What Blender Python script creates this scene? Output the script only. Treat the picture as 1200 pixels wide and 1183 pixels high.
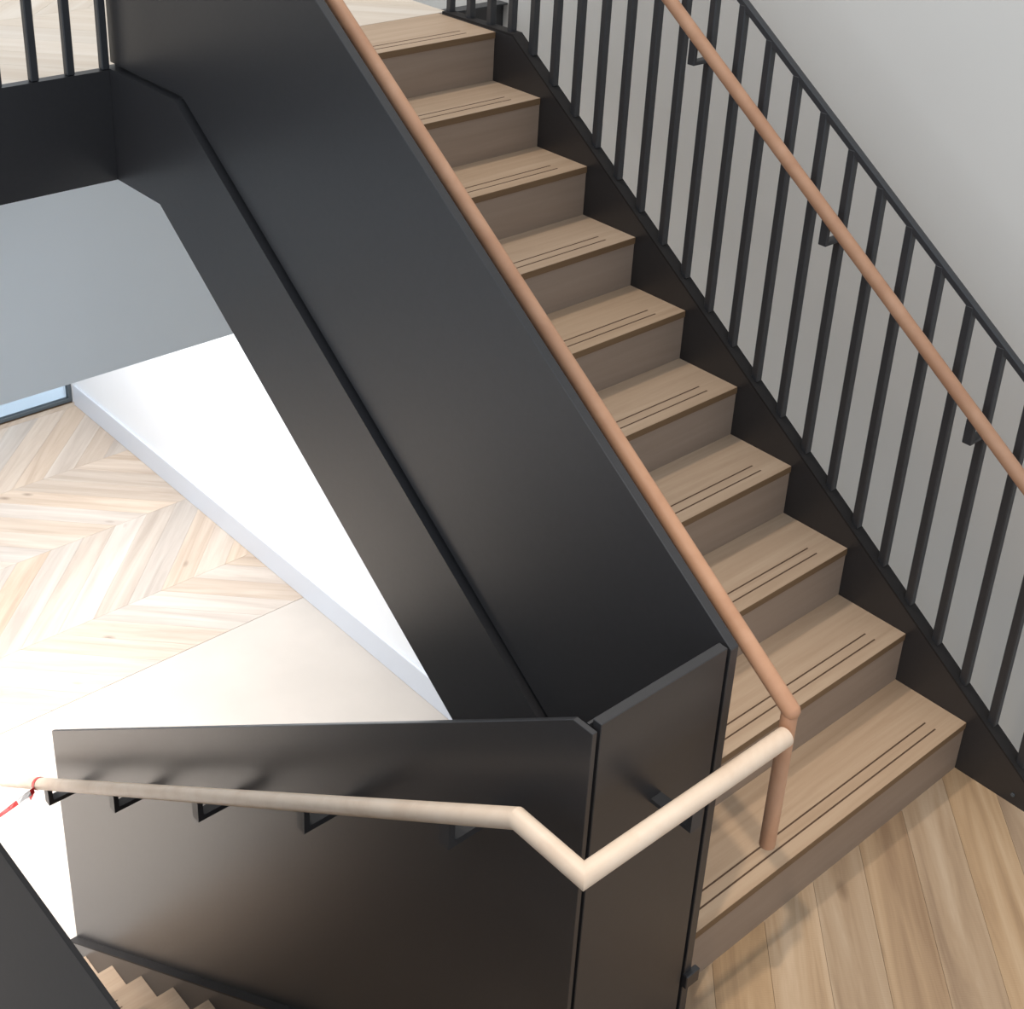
import bpy, math, random
from mathutils import Matrix, Vector

for o in list(bpy.data.objects):
    bpy.data.objects.remove(o)
scene = bpy.context.scene
COL = scene.collection
random.seed(4)

# ------------------------------------------------------------------ camera
cam_data = bpy.data.cameras.new('camera')
cam = bpy.data.objects.new('camera', cam_data)
COL.objects.link(cam)
RT = Vector((0.753075, -0.656694, 0.040390))
DN = Vector((-0.263782, -0.357596, -0.895848))
FW = Vector((0.602741, 0.663987, -0.442520))
M = Matrix((RT, -DN, -FW)).transposed().to_4x4()
M.translation = Vector((-3.302646, -1.460589, 2.842752))
cam.matrix_world = M
cam_data.sensor_fit = 'HORIZONTAL'
cam_data.sensor_width = 36.0
cam_data.lens = 1676.012 / 1200.0 * 36.0
cam_data.shift_x = (600.0 - 571.454) / 1200.0
cam_data.shift_y = (389.178 - 591.5) / 1200.0
cam_data.clip_start = 0.05
scene.camera = cam

# ------------------------------------------------------------------ world and lights
world = bpy.data.worlds.new('soft_daylight')
scene.world = world
world.use_nodes = True
bg = world.node_tree.nodes['Background']
bg.inputs['Color'].default_value = (0.84, 0.92, 1.0, 1)
bg.inputs['Strength'].default_value = 1.04

def lamp(name, kind, loc, energy, color, target=None, **kw):
    d = bpy.data.lights.new(name, kind)
    d.energy = energy
    d.color = color
    for k, v in kw.items():
        setattr(d, k, v)
    o = bpy.data.objects.new(name, d)
    COL.objects.link(o)
    o.location = loc
    if target is not None:
        o.rotation_euler = (Vector(target) - Vector(loc)).to_track_quat('-Z', 'Y').to_euler()
    return o

# ceiling downlights of the stair hall
lamp('hall_downlight', 'SPOT', (-2.57, -0.53, 4.25), 250, (1.0, 0.86, 0.70), (-0.95, -0.25, -0.175),
     spot_size=math.radians(34), spot_blend=0.9, shadow_soft_size=0.045)
# high atrium lamp above the stair
lamp('atrium_lamp', 'SPOT', (-1.0, 3.4, 10.0), 950, (1.0, 0.88, 0.74), (-0.4, 1.2, 0.8),
     spot_size=math.radians(50), spot_blend=0.7, shadow_soft_size=0.30)
# unseen fill light added to brighten the lower lobby floor
lamp('lobby_floor_fill', 'AREA', (-2.9, 3.8, 0.20), 128, (1.0, 0.97, 0.94), (-2.9, 3.8, -2.0),
     shape='RECTANGLE', size=1.8, size_y=1.1, spread=math.radians(120))
lamp('lobby_wall_fill', 'AREA', (-0.35, 4.75, 0.20), 68, (0.95, 0.975, 1.0), (0.35, 4.85, -1.4),
     shape='RECTANGLE', size=3.4, size_y=0.35)  # second added fill, washes the lobby wall to full white

scene.view_settings.view_transform = 'Standard'
scene.view_settings.look = 'None'
scene.view_settings.exposure = 0.0
scene.view_settings.gamma = 1.0
scene.view_settings.use_curve_mapping = False

# ------------------------------------------------------------------ materials
def srgb(r, g, b):
    f = lambda c: ((c / 255 + 0.055) / 1.055) ** 2.4 if c > 10 else c / 255 / 12.92
    return (f(r), f(g), f(b), 1)

def plain(name, col, rough=0.5, noise=0.0, scale=30.0, spec=0.5, bump=0.0):
    m = bpy.data.materials.new(name)
    m.use_nodes = True
    nt = m.node_tree
    b = nt.nodes['Principled BSDF']
    b.inputs['Roughness'].default_value = rough
    b.inputs['Specular IOR Level'].default_value = spec
    tc = nt.nodes.new('ShaderNodeTexCoord')
    nz = nt.nodes.new('ShaderNodeTexNoise')
    nz.inputs['Scale'].default_value = scale
    nz.inputs['Detail'].default_value = 4
    nt.links.new(tc.outputs['Object'], nz.inputs['Vector'])
    rp = nt.nodes.new('ShaderNodeValToRGB')
    rp.color_ramp.elements[0].position = 0.3
    rp.color_ramp.elements[1].position = 0.7
    rp.color_ramp.elements[0].color = tuple(c * (1 - noise) for c in col[:3]) + (1,)
    rp.color_ramp.elements[1].color = tuple(min(1, c * (1 + noise)) for c in col[:3]) + (1,)
    nt.links.new(nz.outputs['Fac'], rp.inputs['Fac'])
    nt.links.new(rp.outputs['Color'], b.inputs['Base Color'])
    if bump:
        bp = nt.nodes.new('ShaderNodeBump')
        bp.inputs['Strength'].default_value = bump
        bp.inputs['Distance'].default_value = 0.002
        nt.links.new(nz.outputs['Fac'], bp.inputs['Height'])
        nt.links.new(bp.outputs['Normal'], b.inputs['Normal'])
    return m

def wood(name, cols, rot=(0, 0, 0), stretch=(1.2, 22, 22), rough=0.45, vary=0.0, sat=(0.72, 1.22), saw=False, knots=False):
    """grain runs along the local X axis after rot"""
    m = bpy.data.materials.new(name)
    m.use_nodes = True
    nt = m.node_tree
    L = nt.links.new
    b = nt.nodes['Principled BSDF']
    b.inputs['Roughness'].default_value = rough
    b.inputs['Specular IOR Level'].default_value = 0.35
    tc = nt.nodes.new('ShaderNodeTexCoord')
    oi = nt.nodes.new('ShaderNodeObjectInfo')
    add = nt.nodes.new('ShaderNodeVectorMath'); add.operation = 'ADD'
    sc_ = nt.nodes.new('ShaderNodeVectorMath'); sc_.operation = 'SCALE'
    comb = nt.nodes.new('ShaderNodeCombineXYZ')
    for i in range(3):
        L(oi.outputs['Random'], comb.inputs[i])
    L(comb.outputs[0], sc_.inputs[0])
    sc_.inputs['Scale'].default_value = 17.0 if vary else 0.0
    rotn = nt.nodes.new('ShaderNodeMapping')
    rotn.inputs['Rotation'].default_value = rot
    L(tc.outputs['Object'], rotn.inputs['Vector'])
    L(rotn.outputs['Vector'], add.inputs[0])
    L(sc_.outputs['Vector'], add.inputs[1])
    st = nt.nodes.new('ShaderNodeMapping')
    st.inputs['Scale'].default_value = stretch
    L(add.outputs['Vector'], st.inputs['Vector'])
    nz = nt.nodes.new('ShaderNodeTexNoise')
    nz.inputs['Scale'].default_value = 1.0
    nz.inputs['Detail'].default_value = 5
    nz.inputs['Roughness'].default_value = 0.6
    nz.inputs['Distortion'].default_value = 0.6
    L(st.outputs['Vector'], nz.inputs['Vector'])
    rp = nt.nodes.new('ShaderNodeValToRGB')
    cr = rp.color_ramp
    cr.elements[0].position = 0.32
    cr.elements[0].color = cols[0]
    cr.elements[1].position = 0.68
    cr.elements[1].color = cols[-1]
    for k, c in enumerate(cols[1:-1]):
        e = cr.elements.new(0.32 + 0.36 * (k + 1) / (len(cols) - 1))
        e.color = c
    L(nz.outputs['Fac'], rp.inputs['Fac'])
    out = rp.outputs['Color']
    if vary:
        hsv = nt.nodes.new('ShaderNodeHueSaturation')
        mr = nt.nodes.new('ShaderNodeMapRange')
        mr.inputs['To Min'].default_value = 1 - vary
        mr.inputs['To Max'].default_value = 1 + vary * 0.7
        L(oi.outputs['Random'], mr.inputs['Value'])
        L(mr.outputs['Result'], hsv.inputs['Value'])
        fr = nt.nodes.new('ShaderNodeMath'); fr.operation = 'MULTIPLY'
        fr.inputs[1].default_value = 7.31
        L(oi.outputs['Random'], fr.inputs[0])
        fc = nt.nodes.new('ShaderNodeMath'); fc.operation = 'FRACT'
        L(fr.outputs[0], fc.inputs[0])
        ms = nt.nodes.new('ShaderNodeMapRange')
        ms.inputs['To Min'].default_value = sat[0]
        ms.inputs['To Max'].default_value = sat[1]
        L(fc.outputs[0], ms.inputs['Value'])
        L(ms.outputs['Result'], hsv.inputs['Saturation'])
        L(out, hsv.inputs['Color'])
        out = hsv.outputs['Color']
    if knots:
        vo = nt.nodes.new('ShaderNodeTexVoronoi')
        vo.inputs['Scale'].default_value = 1.0
        mk = nt.nodes.new('ShaderNodeMapping')
        mk.inputs['Scale'].default_value = (2.2, 5.0, 5.0)
        L(add.outputs['Vector'], mk.inputs['Vector'])
        L(mk.outputs['Vector'], vo.inputs['Vector'])
        kr = nt.nodes.new('ShaderNodeMapRange')
        kr.inputs['From Min'].default_value = 0.02
        kr.inputs['From Max'].default_value = 0.10
        kr.inputs['To Min'].default_value = 0.5
        kr.inputs['To Max'].default_value = 0.0
        L(vo.outputs['Distance'], kr.inputs['Value'])
        mx = nt.nodes.new('ShaderNodeMixRGB')
        mx.inputs['Color2'].default_value = (0.10, 0.055, 0.03, 1)
        L(kr.outputs['Result'], mx.inputs['Fac'])
        L(out, mx.inputs['Color1'])
        out = mx.outputs['Color']
    L(out, b.inputs['Base Color'])
    if saw:
        wv = nt.nodes.new('ShaderNodeTexWave')
        wv.inputs['Scale'].default_value = 60.0
        wv.inputs['Distortion'].default_value = 3.0
        wv.inputs['Detail'].default_value = 2.0
        L(add.outputs['Vector'], wv.inputs['Vector'])
        bp = nt.nodes.new('ShaderNodeBump')
        bp.inputs['Strength'].default_value = 0.12
        bp.inputs['Distance'].default_value = 0.001
        L(wv.outputs['Fac'], bp.inputs['Height'])
        L(bp.outputs['Normal'], b.inputs['Normal'])
    return m

METAL = plain('dark_powder_coated_steel', (0.027, 0.0262, 0.0285, 1), 0.37, 0.06, 60, 0.6)
METAL_MATT = plain('dark_matt_steel', (0.022, 0.020, 0.020, 1), 0.7, 0.06, 60, 0.25)
METAL_BAR = plain('dark_steel_bar', (0.036, 0.037, 0.041, 1), 0.45, 0.06, 60, 0.5)
WHITE = plain('white_wall_paint', (0.82, 0.785, 0.735, 1), 0.7, 0.012, 2.0, 0.2, 0.03)
WHITE_LOBBY = plain('bright_white_wall_paint', (0.90, 0.91, 0.93, 1), 0.7, 0.008, 2.0, 0.2, 0.02)
TRIMW = plain('white_gloss_trim', (0.66, 0.69, 0.75, 1), 0.4, 0.01, 3.0)
BULK = plain('white_ceiling_paint', (0.82, 0.87, 0.91, 1), 0.75, 0.012, 2.0, 0.2)
TREAD = wood('tan_tread_wood', [srgb(178, 152, 127), srgb(186, 160, 135), srgb(194, 169, 144)], stretch=(1.5, 30, 30), rough=0.5, vary=0.03, sat=(0.95, 1.05))
NOSE_SHADE = wood('nosing_edge_shade', [srgb(112, 88, 64), srgb(124, 99, 73)], stretch=(1.5, 40, 40), rough=0.6)  # darker brown paints the shadow line along each tread front
RISER = wood('shaded_riser_wood', [srgb(146, 128, 113), srgb(154, 136, 121)], stretch=(1.5, 30, 30), rough=0.55, vary=0.02, sat=(0.95, 1.05))  # tread wood in a darker tone, shade of the risers painted in
GROOVE = plain('dark_groove_inlay', srgb(84, 60, 42), 0.8, 0.1)
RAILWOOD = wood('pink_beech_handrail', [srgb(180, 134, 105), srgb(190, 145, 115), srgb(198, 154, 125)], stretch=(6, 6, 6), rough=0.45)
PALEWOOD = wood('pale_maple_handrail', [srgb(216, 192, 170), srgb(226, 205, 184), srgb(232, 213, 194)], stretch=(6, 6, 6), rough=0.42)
DARKBASE = plain('brown_joint_bed', srgb(120, 96, 72), 0.9, 0.1)
STONE = plain('pale_screed', srgb(188, 179, 170), 0.5, 0.04, 3.0)
CPLANK = [srgb(178, 158, 140), srgb(192, 173, 155), srgb(202, 186, 169)]
PL_A = wood('pale_oak_plank', CPLANK, (0, 0, -math.pi / 4), (1.0, 14, 14), 0.5, 0.10, sat=(0.6, 1.1), saw=False, knots=True)
PL_B = wood('pale_oak_plank_cross', CPLANK, (0, 0, math.pi / 4), (1.0, 14, 14), 0.5, 0.10, sat=(0.6, 1.1), saw=False, knots=True)
LPL = [srgb(152, 122, 92), srgb(180, 149, 114), srgb(198, 170, 138)]
LP_A = wood('honey_oak_plank', LPL, (0, 0, -math.pi / 4), (0.9, 13, 13), 0.55, 0.10, sat=(0.75, 1.02), saw=True, knots=True)
LP_B = wood('honey_oak_plank_cross', LPL, (0, 0, math.pi / 4), (0.9, 13, 13), 0.55, 0.10, sat=(0.75, 1.02), saw=True, knots=True)
UPL = [srgb(218, 204, 188), srgb(226, 214, 200), srgb(232, 222, 210)]
UP_A = wood('bleached_oak_plank', UPL, (0, 0, -math.pi / 4), (1.0, 14, 14), 0.5, 0.04, (0.9, 1.1))
UP_B = wood('bleached_oak_plank_cross', UPL, (0, 0, math.pi / 4), (1.0, 14, 14), 0.5, 0.04, (0.9, 1.1))
FRAME = plain('grey_window_frame', srgb(84, 92, 98), 0.4)
GRASS_OUT = plain('pale_paving_outside', srgb(228, 233, 238), 0.8, 0.03, 3)

GLASS = bpy.data.materials.new('window_glass')
GLASS.use_nodes = True
_b = GLASS.node_tree.nodes['Principled BSDF']
_b.inputs['Base Color'].default_value = (0.86, 0.94, 1.0, 1)
_b.inputs['Roughness'].default_value = 0.02
_b.inputs['Transmission Weight'].default_value = 1.0
_b.inputs['IOR'].default_value = 1.1

TAPE = bpy.data.materials.new('red_white_tape')
TAPE.use_nodes = True
_nt = TAPE.node_tree
_b = _nt.nodes['Principled BSDF']
_tc = _nt.nodes.new('ShaderNodeTexCoord')
_sx = _nt.nodes.new('ShaderNodeSeparateXYZ')
_nt.links.new(_tc.outputs['Object'], _sx.inputs[0])
_mm = _nt.nodes.new('ShaderNodeMath'); _mm.operation = 'MULTIPLY'; _mm.inputs[1].default_value = 7.0
_nt.links.new(_sx.outputs['X'], _mm.inputs[0])
_fr = _nt.nodes.new('ShaderNodeMath'); _fr.operation = 'FRACT'
_nt.links.new(_mm.outputs[0], _fr.inputs[0])
_rp = _nt.nodes.new('ShaderNodeValToRGB'); _rp.color_ramp.interpolation = 'CONSTANT'
_rp.color_ramp.elements[0].color = (0.62, 0.02, 0.02, 1)
_rp.color_ramp.elements[1].position = 0.62
_rp.color_ramp.elements[1].color = (0.85, 0.82, 0.80, 1)
_nt.links.new(_fr.outputs[0], _rp.inputs['Fac'])
_nt.links.new(_rp.outputs['Color'], _b.inputs['Base Color'])
_b.inputs['Roughness'].default_value = 0.4

# ------------------------------------------------------------------ helpers
def mesh_obj(name, verts, faces, mat, parent=None, smooth=False, bevel=0.0):
    me = bpy.data.meshes.new(name)
    me.from_pydata([tuple(v) for v in verts], [], faces)
    me.validate()
    import bmesh
    bm = bmesh.new(); bm.from_mesh(me)
    bmesh.ops.recalc_face_normals(bm, faces=bm.faces)
    if bevel:
        bmesh.ops.bevel(bm, geom=list(bm.edges), offset=bevel, segments=1, affect='EDGES', clamp_overlap=True)
    bm.to_mesh(me); bm.free()
    if smooth:
        for f in me.polygons:
            f.use_smooth = True
    me.materials.append(mat)
    o = bpy.data.objects.new(name, me)
    COL.objects.link(o)
    if parent is not None:
        attach(o, parent)
    return o

def attach(o, parent):
    o.parent = parent
    # parents here are either Empties moved to a base point or meshes left at the origin
    loc = BASE.get(parent.name, Vector((0, 0, 0)))
    o.matrix_parent_inverse = Matrix.Translation(-loc)

BASE = {}

def thing(name, label, cat, loc, group=None):
    o = bpy.data.objects.new(name, None)
    COL.objects.link(o)
    o.location = loc
    BASE[o.name] = Vector(loc)
    o['label'] = label
    o['category'] = cat
    if group:
        o['group'] = group
    return o

def tag(o, label, cat):
    o['label'] = label
    o['category'] = cat
    return o

def struct(o, label=None):
    o['kind'] = 'structure'
    if label:
        o['label'] = label
    return o

def prism(name, poly, axis, a, b, mat, parent=None, bevel=0.0):
    """poly in the two axes other than `axis` (kept in xyz order), extruded from a to b"""
    n = len(poly)
    def pt(p, t):
        v = list(p); v.insert(axis, t); return v
    verts = [pt(p, a) for p in poly] + [pt(p, b) for p in poly]
    faces = [list(range(n)), list(range(2 * n - 1, n - 1, -1))]
    faces += [[i, (i + 1) % n, n + (i + 1) % n, n + i] for i in range(n)]
    return mesh_obj(name, verts, faces, mat, parent, bevel=bevel)

def box(name, x0, x1, y0, y1, z0, z1, mat, parent=None, bevel=0.0):
    return prism(name, [(x0, y0), (x1, y0), (x1, y1), (x0, y1)], 2, z0, z1, mat, parent, bevel)

def tube(name, pts, r, mat, parent=None, seg=20, dome=True, sharp=True, bulge=0.35):
    """round rail along a polyline, mitred at the corners, domed at the ends"""
    pts = [Vector(p) for p in pts]
    n = len(pts)
    dirs = [(pts[i + 1] - pts[i]).normalized() for i in range(n - 1)]
    rings = []
    ref = Vector((0, 0, 1)) if abs(dirs[0].z) < 0.9 else Vector((1, 0, 0))
    u = (ref - dirs[0] * ref.dot(dirs[0])).normalized()
    def ring(c, d, u, rr, plane=None):
        v = d.cross(u)
        out = []
        for k in range(seg):
            a = 2 * math.pi * k / seg
            q = c + (u * math.cos(a) + v * math.sin(a)) * rr
            if plane is not None:
                t = (c - q).dot(plane) / d.dot(plane)
                q = q + d * t
            out.append(q)
        return out
    if dome:
        for a in (0.15, 0.55, 0.9):
            rings.append(ring(pts[0] - dirs[0] * r * bulge * math.cos(a * math.pi / 2), dirs[0], u, r * math.sin(a * math.pi / 2)))
    rings.append(ring(pts[0], dirs[0], u, r))
    for i in range(1, n - 1):
        pl = (dirs[i - 1] + dirs[i]).normalized()
        rg = ring(pts[i], dirs[i - 1], u, r, pl)
        rings.append(rg)
        q = dirs[i - 1].rotation_difference(dirs[i])
        u = q @ u
    rings.append(ring(pts[-1], dirs[-1], u, r))
    if dome:
        for a in (0.9, 0.55, 0.15):
            rings.append(ring(pts[-1] + dirs[-1] * r * bulge * math.cos(a * math.pi / 2), dirs[-1], u, r * math.sin(a * math.pi / 2)))
    verts = [v for rg in rings for v in rg]
    faces = []
    for i in range(len(rings) - 1):
        for k in range(seg):
            k2 = (k + 1) % seg
            faces.append([i * seg + k, i * seg + k2, (i + 1) * seg + k2, (i + 1) * seg + k])
    faces.append(list(range(seg)))
    faces.append(list(range((len(rings) - 1) * seg, len(rings) * seg)))
    o = mesh_obj(name, verts, faces, mat, parent, smooth=True)
    if sharp:
        try:
            o.data.set_sharp_from_angle(angle=math.radians(28))
        except Exception:
            pass
    return o

def clip(poly, a, b, c):
    """keep a*x+b*y<=c"""
    out = []
    for i in range(len(poly)):
        p, q = poly[i], poly[(i + 1) % len(poly)]
        dp, dq = a * p[0] + b * p[1] - c, a * q[0] + b * q[1] - c
        if dp <= 0:
            out.append(p)
        if dp * dq < 0:
            t = dp / (dp - dq)
            out.append((p[0] + (q[0] - p[0]) * t, p[1] + (q[1] - p[1]) * t))
    return out

def chevron(parent, rows, x0, x1, z, width, phase, mats, gap=0.0007, thick=0.012):
    """rows: list of (y0, y1, sign); planks run at 45 degrees, sign picks the way"""
    step = width * math.sqrt(2)
    for (y0, y1, sg) in rows:
        h = y1 - y0
        base = phase if sg > 0 else phase
        k0 = int(math.floor((x0 - base - h) / step)) - 1
        k1 = int(math.ceil((x1 - base + h) / step)) + 1
        for k in range(k0, k1):
            xa = base + k * step
            if sg > 0:
                poly = [(xa + gap, y0 + gap), (xa + step - gap, y0 + gap), (xa + step + h - gap, y1 - gap), (xa + h + gap, y1 - gap)]
            else:
                poly = [(xa + h + gap, y0 + gap), (xa + h + step - gap, y0 + gap), (xa + step - gap, y1 - gap), (xa + gap, y1 - gap)]
            poly = clip(poly, -1, 0, -x0)
            if len(poly) > 2:
                poly = clip(poly, 1, 0, x1)
            if len(poly) < 3:
                continue
            ar = abs(sum(poly[i][0] * poly[(i + 1) % len(poly)][1] - poly[(i + 1) % len(poly)][0] * poly[i][1] for i in range(len(poly)))) / 2
            if ar < 0.0008:
                continue
            prism('plank', poly, 2, z - thick, z, mats[0] if sg > 0 else mats[1], parent)

# ------------------------------------------------------------------ key dimensions (metres)
R = 0.175
G = 0.245133
S = R / G
NT = 10
XL = -1.285            # right face of the solid balustrade beside the flight
ZF = -R                # half landing
ZU = 9 * R             # upper floor
ZB = -2.1              # lower floor
WX = 0.39              # right hand wall

# ------------------------------------------------------------------ setting
struct(box('wall_right', WX, WX + 0.12, -3.5, 7.0, -0.5, 5.4, WHITE), 'tall warm white wall beside the stair')
struct(box('wall_lobby', WX, WX + 0.12, -3.5, 7.0, ZB - 0.1, -0.5, WHITE_LOBBY), 'bright white wall of the lower lobby')
bb = struct(box('baseboard_right', WX - 0.018, WX, 1.6, 6.80, ZB, ZB + 0.16, TRIMW, bevel=0.003), 'white skirting board along the lower floor')

fl = struct(box('floor_lower', -7.0, WX, -3.5, 6.95, ZB - 0.2, ZB - 0.012, DARKBASE), 'pale chevron wood floor of the lower lobby')
box('screed', -7.0, WX - 0.001, -3.5, 4.03, ZB - 0.012, ZB, STONE, fl)
SE = [4.03, 4.57, 5.305, 6.045, 6.785, 6.84]
chevron(fl, [(4.032, 4.57, -1), (4.57, 5.305, 1), (5.305, 6.045, -1), (6.045, 6.785, 1)], -2.6, WX - 0.001, ZB, 0.147, -0.204 - 4.586 + 4.57, (PL_A, PL_B))
box('border_plank', -2.6, WX - 0.001, 6.787, 6.84, ZB - 0.012, ZB, PL_A, fl)
box('planking', -7.0, -2.602, 4.032, 6.84, ZB - 0.012, ZB, PL_A, fl)

fh = struct(box('floor_landing', -2.69, 0.0, -2.6, 0.003, ZF - 0.25, ZF - 0.012, DARKBASE), 'half landing floor of honey oak planks')
wedge = 0.096
chevron(fh, [(-0.735, 0.004, 1), (-1.47, -0.735, -1)], -1.70, -0.001, ZF, 0.147, wedge * math.sqrt(2) - 0.735, (LP_A, LP_B))
box('planking', -2.68, -1.702, -2.6, 0.0, ZF - 0.012, ZF, LP_A, fh)
box('planking', -1.70, -0.001, -2.6, -1.472, ZF - 0.012, ZF, LP_A, fh)

fu = struct(box('floor_upper', -6.0, 0.05, 2.52, 9.0, ZU - 0.30, ZU - 0.012, BULK), 'pale plank floor of the upper storey')
chevron(fu, [(2.522, 3.23, -1), (3.23, 3.96, 1)], -3.0, 0.04, ZU, 0.147, 0.02, (UP_A, UP_B))
box('planking', -6.0, -3.002, 2.522, 9.0, ZU - 0.012, ZU, UP_A, fu)
box('planking', -3.0, 0.04, 3.962, 9.0, ZU - 0.012, ZU, UP_A, fu)

struct(box('wall_bulkhead', -6.0, WX, 3.0, 3.18, 0.265, ZU - 0.30, BULK), 'light grey downstand wall below the upper landing')
struct(box('ceiling', -6.0, WX, 3.18, 6.95, 0.265, 0.40, BULK), 'white ceiling of the lower lobby')
struct(box('wall_back', -6.0, 0.05, 9.0, 9.12, ZU, 5.4, WHITE), 'white wall at the far end of the upper floor')

w1 = struct(box('window_1', -5.0, WX - 0.003, 6.86, 6.90, ZB, ZB + 0.024, FRAME), 'glazed lobby front with slim grey frame')
for x in (WX - 0.028, -1.6, -3.3):
    box('window_frame', x, x + 0.025, 6.86, 6.90, ZB + 0.024, 0.25, FRAME, w1)
for x0, x1 in ((-1.575, WX - 0.028), (-3.275, -1.6), (-5.0, -3.3)):
    box('pane', x0, x1, 6.875, 6.885, ZB + 0.024, 0.25, GLASS, w1)
struct(box('floor_outside', -9.0, 3.0, 6.96, 14.0, ZB - 0.2, ZB - 0.03, GRASS_OUT), 'pale paving outside the lobby window')

# steel edge beams of the upper landing
t1 = struct(prism('trim_1', [(-6.0, 1.225), (-1.3285, 1.225), (-1.3285, 1.58), (-6.0, 1.58)], 1, 2.485, 2.52, METAL), 'dark steel edge beam of the upper landing')
t2 = struct(box('trim_2', 0.06, WX - 0.001, 2.60, 2.63, 1.43, 1.545, METAL), 'short dark steel edge beam closing the landing gap')
box('flange', 0.06, WX - 0.001, 2.575, 2.63, 1.545, 1.552, METAL_BAR, t2)

# ------------------------------------------------------------------ upper flight
st = thing('staircase', 'upper stair flight with tan wooden treads between dark steel stringers', 'staircase', (-0.64, 0.0, ZF))
def tread_mesh(name, x0, x1, ya, yb, z, parent, th=0.022):
    # board plus its front edge, painted dark as a shadow line
    b = box(name, x0, x1, ya + 0.004, yb, z - th, z, TREAD, parent)
    return b
for k in range(NT):
    y = k * G
    z = k * R
    yb = y + G + 0.004 if k < NT - 1 else 2.52
    t = box('tread', -1.284, -0.001, y + 0.0012, yb, z - 0.022, z, TREAD, st)
    box('nosing_shade_strip', -1.284, -0.001, y, y + 0.0012, z - 0.0225, z - 0.0012, NOSE_SHADE, t)
    for d in (0.037, 0.071):
        gx = -0.098
        box('groove', -1.17, gx, y + d + 0.004, y + d + 0.0088, z - 0.001, z + 0.0004, GROOVE, t)
    box('riser', -1.284, -0.001, y + 0.003, y + 0.017, z - R, z - 0.022, RISER, st)

def slope_poly(off_top, off_bot, y0, y1, ztop=None, zbot=None, ylev=None):
    """band following the ascending slope, ending in a level piece"""
    top = [(y0, S * y0 + off_top)]
    bot = [(y0, S * y0 + off_bot)]
    if ztop is not None:
        yt = (ztop - off_top) / S
        top += [(yt, ztop), (y1, ztop)]
    else:
        top += [(y1, S * y1 + off_top)]
    if zbot is not None:
        yb = (zbot - off_bot) / S
        bot += [(yb, zbot), (y1, zbot)]
    else:
        bot += [(y1, S * y1 + off_bot)]
    return bot + top[::-1]

# right stringer: web, top flange
prism('stringer', slope_poly(0.064, -0.30, -0.75, 2.50, 1.578, 1.30), 0, 0.0, 0.012, METAL, st)
prism('stringer_flange', slope_poly(0.072, 0.064, -0.75, 2.50, 1.586, 1.578), 0, 0.0, 0.046, METAL_MATT, st)
# left stringer
prism('stringer', slope_poly(0.085, -0.362, 0.02, 2.52, 1.58, 1.225), 0, -1.328, -1.316, METAL, st)
prism('stringer_flange', slope_poly(0.090, 0.080, 0.02, 2.52, 1.585, 1.575), 0, -1.329, -1.286, METAL, st)
prism('light_block_soffit', slope_poly(-0.24, -0.27, 0.30, 2.52, 1.33, 1.30), 0, -1.317, -0.001, BULK, st)  # unseen plate added to stop light leaking between the stringers
prism('bolt', [(-0.183 + 0.006 * math.cos(a * math.pi / 4), -0.143 + 0.006 * math.sin(a * math.pi / 4)) for a in range(8)], 0, -0.003, 0.0, FRAME, st)

# ------------------------------------------------------------------ railing on the wall side
rl = thing('stair_railing', 'dark steel railing with vertical bars and pink wooden handrail along the right wall', 'railing', (0.03, 0.0, 0.0))
BY = [-0.172 + 0.1108 * k for k in range(-4, 25)]
hb = 0.0128
TOP = 1.068
for y in BY:
    zb = min(S * y + 0.066, 1.582)
    zt = S * y + TOP - 0.01 if y < 2.2 else S * 2.2 + TOP - 0.01
    box('baluster', 0.03 - hb, 0.03 + hb, y - hb, y + hb, zb, zt, METAL_BAR, rl, bevel=0.003)
prism('top_rail', [(-0.65, S * -0.65 + TOP - 0.022), (2.2, S * 2.2 + TOP - 0.022), (2.52, S * 2.2 + TOP - 0.022),
                   (2.52, S * 2.2 + TOP + 0.004), (2.2, S * 2.2 + TOP + 0.004), (-0.65, S * -0.65 + TOP + 0.004)], 0, 0.018, 0.042, METAL_BAR, rl, bevel=0.003)
RX = -0.05
ROFF = 0.877
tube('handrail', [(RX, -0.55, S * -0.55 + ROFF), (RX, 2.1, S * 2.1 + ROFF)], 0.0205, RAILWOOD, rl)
for k in (-2, 3, 8, 13, 18):
    y = -0.172 + 0.1108 * k
    zr = S * y + ROFF
    prism('bracket', [(RX - 0.006, zr - 0.018), (RX - 0.006, zr - 0.094), (0.019, zr - 0.094), (0.019, zr - 0.082), (RX + 0.007, zr - 0.082), (RX + 0.007, zr - 0.018)],
          1, y - 0.014, y + 0.014, METAL_BAR, rl, bevel=0.002)

# ------------------------------------------------------------------ solid balustrade of the upper flight
bl = thing('balustrade', 'tall dark steel panel balustrade with pink wooden handrail beside the upper flight', 'balustrade', (-1.30, 0.0, ZF))
PT = 1.003
ytop = 2.2
poly = [(-0.06, ZF), (0.016, ZF), (0.016, S * 0.016 + 0.108), (2.06, S * 2.06 + 0.108), (2.09, 1.596), (2.513, 1.596), (2.513, S * ytop + PT), (ytop, S * ytop + PT), (-0.06, S * -0.06 + PT)]
prism('panel', poly, 0, -1.310, XL, METAL, bl, bevel=0.0015)
prism('panel_base', slope_poly(0.15, 0.09, 0.03, 2.51, 1.64, 1.585), 0, -1.297, -1.288, METAL, bl)
HX = -1.195
HOFF = 0.91
yb_ = -0.150
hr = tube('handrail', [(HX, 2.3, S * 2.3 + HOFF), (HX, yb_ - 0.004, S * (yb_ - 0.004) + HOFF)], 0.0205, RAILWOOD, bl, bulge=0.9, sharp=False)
tube('rail_drop', [(HX, yb_, S * yb_ + HOFF - 0.004), (HX, yb_, 0.413)], 0.0185, RAILWOOD, hr)
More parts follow.
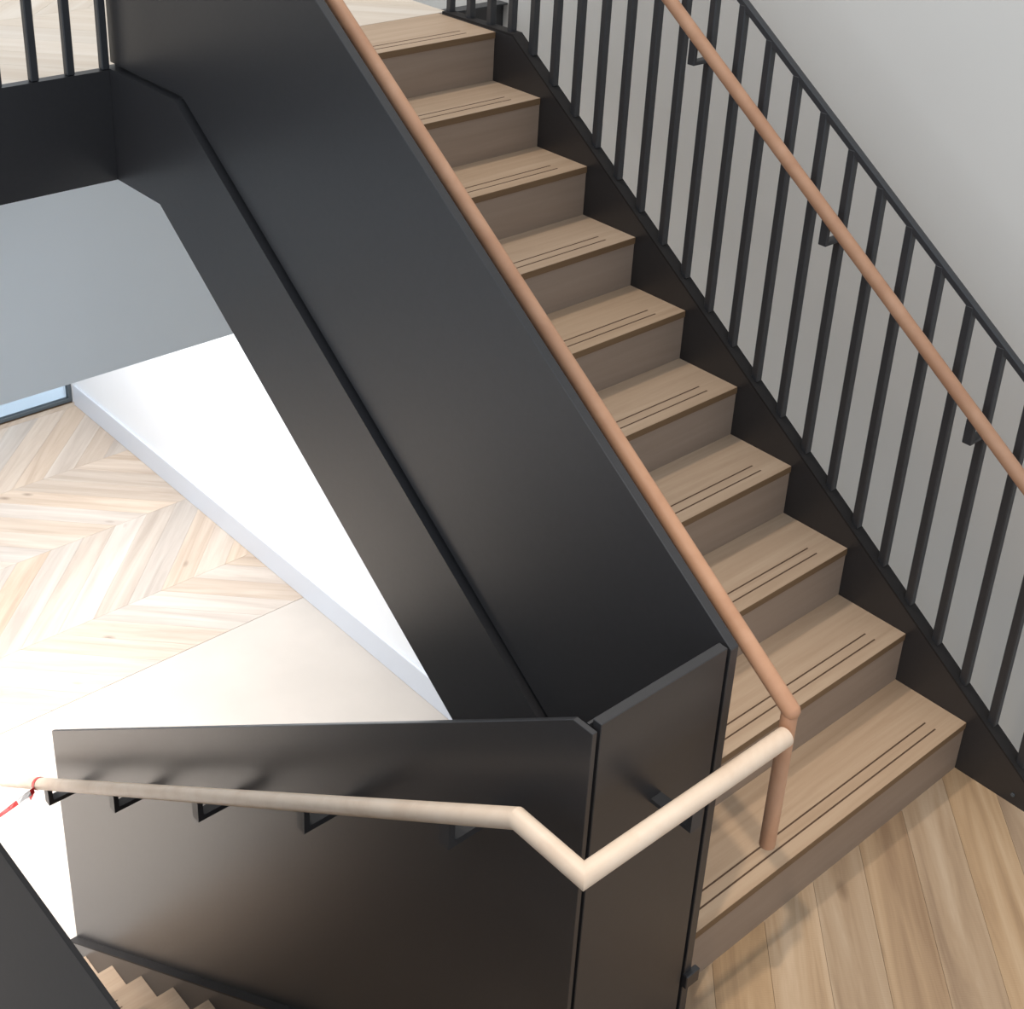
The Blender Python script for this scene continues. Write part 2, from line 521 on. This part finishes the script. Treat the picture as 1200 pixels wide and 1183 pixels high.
box('corner_clip', -1.312, -1.266, -0.072, -0.056, -0.045, -0.004, METAL, bl, bevel=0.002)
for y in (0.25, 0.95, 1.65):
    zr = S * y + HOFF
    prism('bracket', [(XL, zr - 0.086), (XL, zr - 0.098), (HX + 0.006, zr - 0.098), (HX + 0.006, zr - 0.018), (HX - 0.007, zr - 0.018), (HX - 0.007, zr - 0.086)],
          1, y - 0.014, y + 0.014, METAL_BAR, bl)

# ------------------------------------------------------------------ solid balustrade of the lower flight
lb = thing('balustrade', 'dark steel panel balustrade turning a corner with pale wooden handrail above the lower flight', 'balustrade', (-1.70, 0.0, ZF))
XP = -1.715
LT = 0.957
LB_ = -0.150
ye = 2.59
poly = [(-0.06, ZF), (-0.03, ZF), (-0.03, -0.13), (0.0, LB_), (ye, LB_ - S * ye), (ye, LT - S * ye), (-0.006, LT + 0.004), (-0.06, LT + 0.004)]
prism('panel', poly, 0, XP, XP + 0.013, METAL, lb, bevel=0.0012)
box('return_panel', -1.692, -1.322, -0.060, -0.036, ZF, 0.972, METAL, lb, bevel=0.0015)
box('backing_plate', -1.701, -1.312, -0.036, -0.030, ZF, 0.962, METAL, lb)
PY = -0.165
PX = -1.822
PZ = 0.752
ys = 0.02
PEND = 2.86
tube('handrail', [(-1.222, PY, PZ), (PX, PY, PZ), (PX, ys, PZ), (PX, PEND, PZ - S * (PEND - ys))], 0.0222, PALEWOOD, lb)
for y in (0.228, 0.772, 1.312, 1.868, 2.418):
    zr = PZ - S * (y - ys)
    prism('bracket', [(PX - 0.008, zr - 0.018), (PX - 0.008, zr - 0.088), (XP, zr - 0.088), (XP, zr - 0.070), (PX + 0.009, zr - 0.070), (PX + 0.009, zr - 0.018)],
          1, y - 0.016, y + 0.016, METAL_BAR, lb)
for x in (-1.50,):
    prism('bracket', [(PY - 0.005, PZ - 0.018), (PY - 0.005, PZ - 0.085), (-0.06, PZ - 0.085), (-0.06, PZ - 0.075), (PY + 0.006, PZ - 0.075), (PY + 0.006, PZ - 0.018)],
          0, x - 0.016, x + 0.016, METAL_BAR, lb)

# ------------------------------------------------------------------ lower flight
ls = thing('staircase', 'lower stair flight of tan treads going down beside the dark panel', 'staircase', (-2.2, 1.2, ZB))
Y0 = -0.004
for k in range(1, 11):
    z = ZF - k * R
    ya = Y0 + (k - 1) * G
    yb = Y0 + k * G
    t = box('tread', -2.66, -1.746, ya, yb, z - 0.03, z, TREAD, ls)
    for d in (0.037, 0.071):
        box('groove', -2.55, -1.86, yb - d - 0.0035, yb - d, z - 0.001, z + 0.0004, GROOVE, t)
    box('riser', -2.66, -1.746, ya - 0.014, ya, z, z + R - 0.03 if k > 1 else z + R - 0.012, RISER, ls)
k = 11
box('riser', -2.66, -1.746, Y0 + 10 * G - 0.014, Y0 + 10 * G, ZB, ZB + R - 0.03, RISER, ls)
def down_poly(off_top, off_bot, y0, y1, zmin):
    yb = min(y1, (off_bot - zmin) / S)
    return [(y0, off_bot - S * y0), (yb, zmin), (y1, zmin), (y1, off_top - S * y1), (y0, off_top - S * y0)]
for xa, xb in ((-1.745, -1.733), (-2.673, -2.661)):
    prism('stringer', down_poly(-0.128, -0.50, 0.0, 2.60, ZB), 0, xa, xb, METAL, ls)
for xa, xb in ((-1.746, -1.690), (-2.69, -2.659)):
    prism('stringer_flange', [(0.0, -0.128), (2.60, -0.128 - S * 2.60), (2.60, -0.120 - S * 2.60), (0.0, -0.120)], 0, xa, xb, METAL_MATT, ls)

# outer solid balustrade, its level top shows in the lower left corner
ob = thing('balustrade', 'plain dark steel panel in the lower left corner beyond the lower treads', 'balustrade', (-2.70, 0.0, ZF))
prism('panel', [(-0.9, ZF), (0.0, ZF), (0.0, -0.125), (2.60, -0.125 - S * 2.6), (2.60, 0.972 - S * 2.15), (0.45, 0.972), (-0.9, 0.972)], 0, -2.704, -2.695, METAL_MATT, ob, bevel=0.0015)

# ------------------------------------------------------------------ guard railing of the upper landing
gr = thing('landing_railing', 'dark steel bar railing along the edge of the upper landing', 'railing', (-2.2, 2.52, 1.58))
x = -1.336
while x > -3.6:
    box('baluster', x - hb, x + hb, 2.503 - hb, 2.503 + hb, 1.58, 2.66, METAL_BAR, gr, bevel=0.003)
    x -= 0.1145
box('top_rail', -3.7, -1.318, 2.490, 2.516, 2.66, 2.69, METAL_BAR, gr)

# ------------------------------------------------------------------ barrier tape tied to the pale handrail
ty = 2.50
tz = PZ - S * (ty - ys)
def ribbon(name, pts, w, mat, parent):
    verts, faces = [], []
    for i, (p, tw) in enumerate(pts):
        p = Vector(p)
        d = Vector((0, math.sin(tw), math.cos(tw))) * w / 2
        n = Vector((0, math.cos(tw), -math.sin(tw))) * 0.0006
        verts += [p - d - n, p + d - n, p + d + n, p - d + n]
    for i in range(len(pts) - 1):
        for k in range(4):
            a, b = i * 4 + k, i * 4 + (k + 1) % 4
            faces.append([a, b, b + 4, a + 4])
    faces += [[0, 1, 2, 3], [len(verts) - 4 + k for k in range(4)]]
    return mesh_obj(name, verts, faces, mat, parent)
tp = thing('barrier_tape', 'red and white barrier tape tied to the end of the pale handrail', 'tape', (PX, ty, tz))
kn = []
for i in range(13):
    a = 2 * math.pi * i / 12
    kn.append((PX + 0.0245 * math.cos(a), ty, tz + 0.0245 * math.sin(a) / 0.83))
vv, ff = [], []
for i, p in enumerate(kn[:-1]):
    vv += [(p[0], p[1] - 0.012, p[2] + 0.012 * S), (p[0], p[1] + 0.012, p[2] - 0.012 * S)]
for i in range(12):
    a, b = 2 * i, 2 * ((i + 1) % 12)
    ff.append([a, a + 1, b + 1, b])
loop = mesh_obj('knot', vv, ff, TAPE, tp)
sm = loop.modifiers.new('thick', 'SOLIDIFY'); sm.thickness = 0.0015
pts = []
for i in range(25):
    f = i / 24
    pts.append(((PX - 0.02) + (-2.692 - PX + 0.02) * f, ty - 0.10 * f, tz - 0.02 - 0.02 * f - 0.10 * math.sin(math.pi * f) * 0.4, ))
ribbon('band', [(p, 0.5 + 1.2 * math.sin(3.0 * i / 24 * math.pi)) for i, p in enumerate(pts)], 0.020, TAPE, tp)
ribbon('tail', [((PX - 0.022 - 0.004 * i, ty + 0.004 * i, tz - 0.022 - 0.012 * i), 0.3 + 0.25 * i) for i in range(6)], 0.018, TAPE, tp)
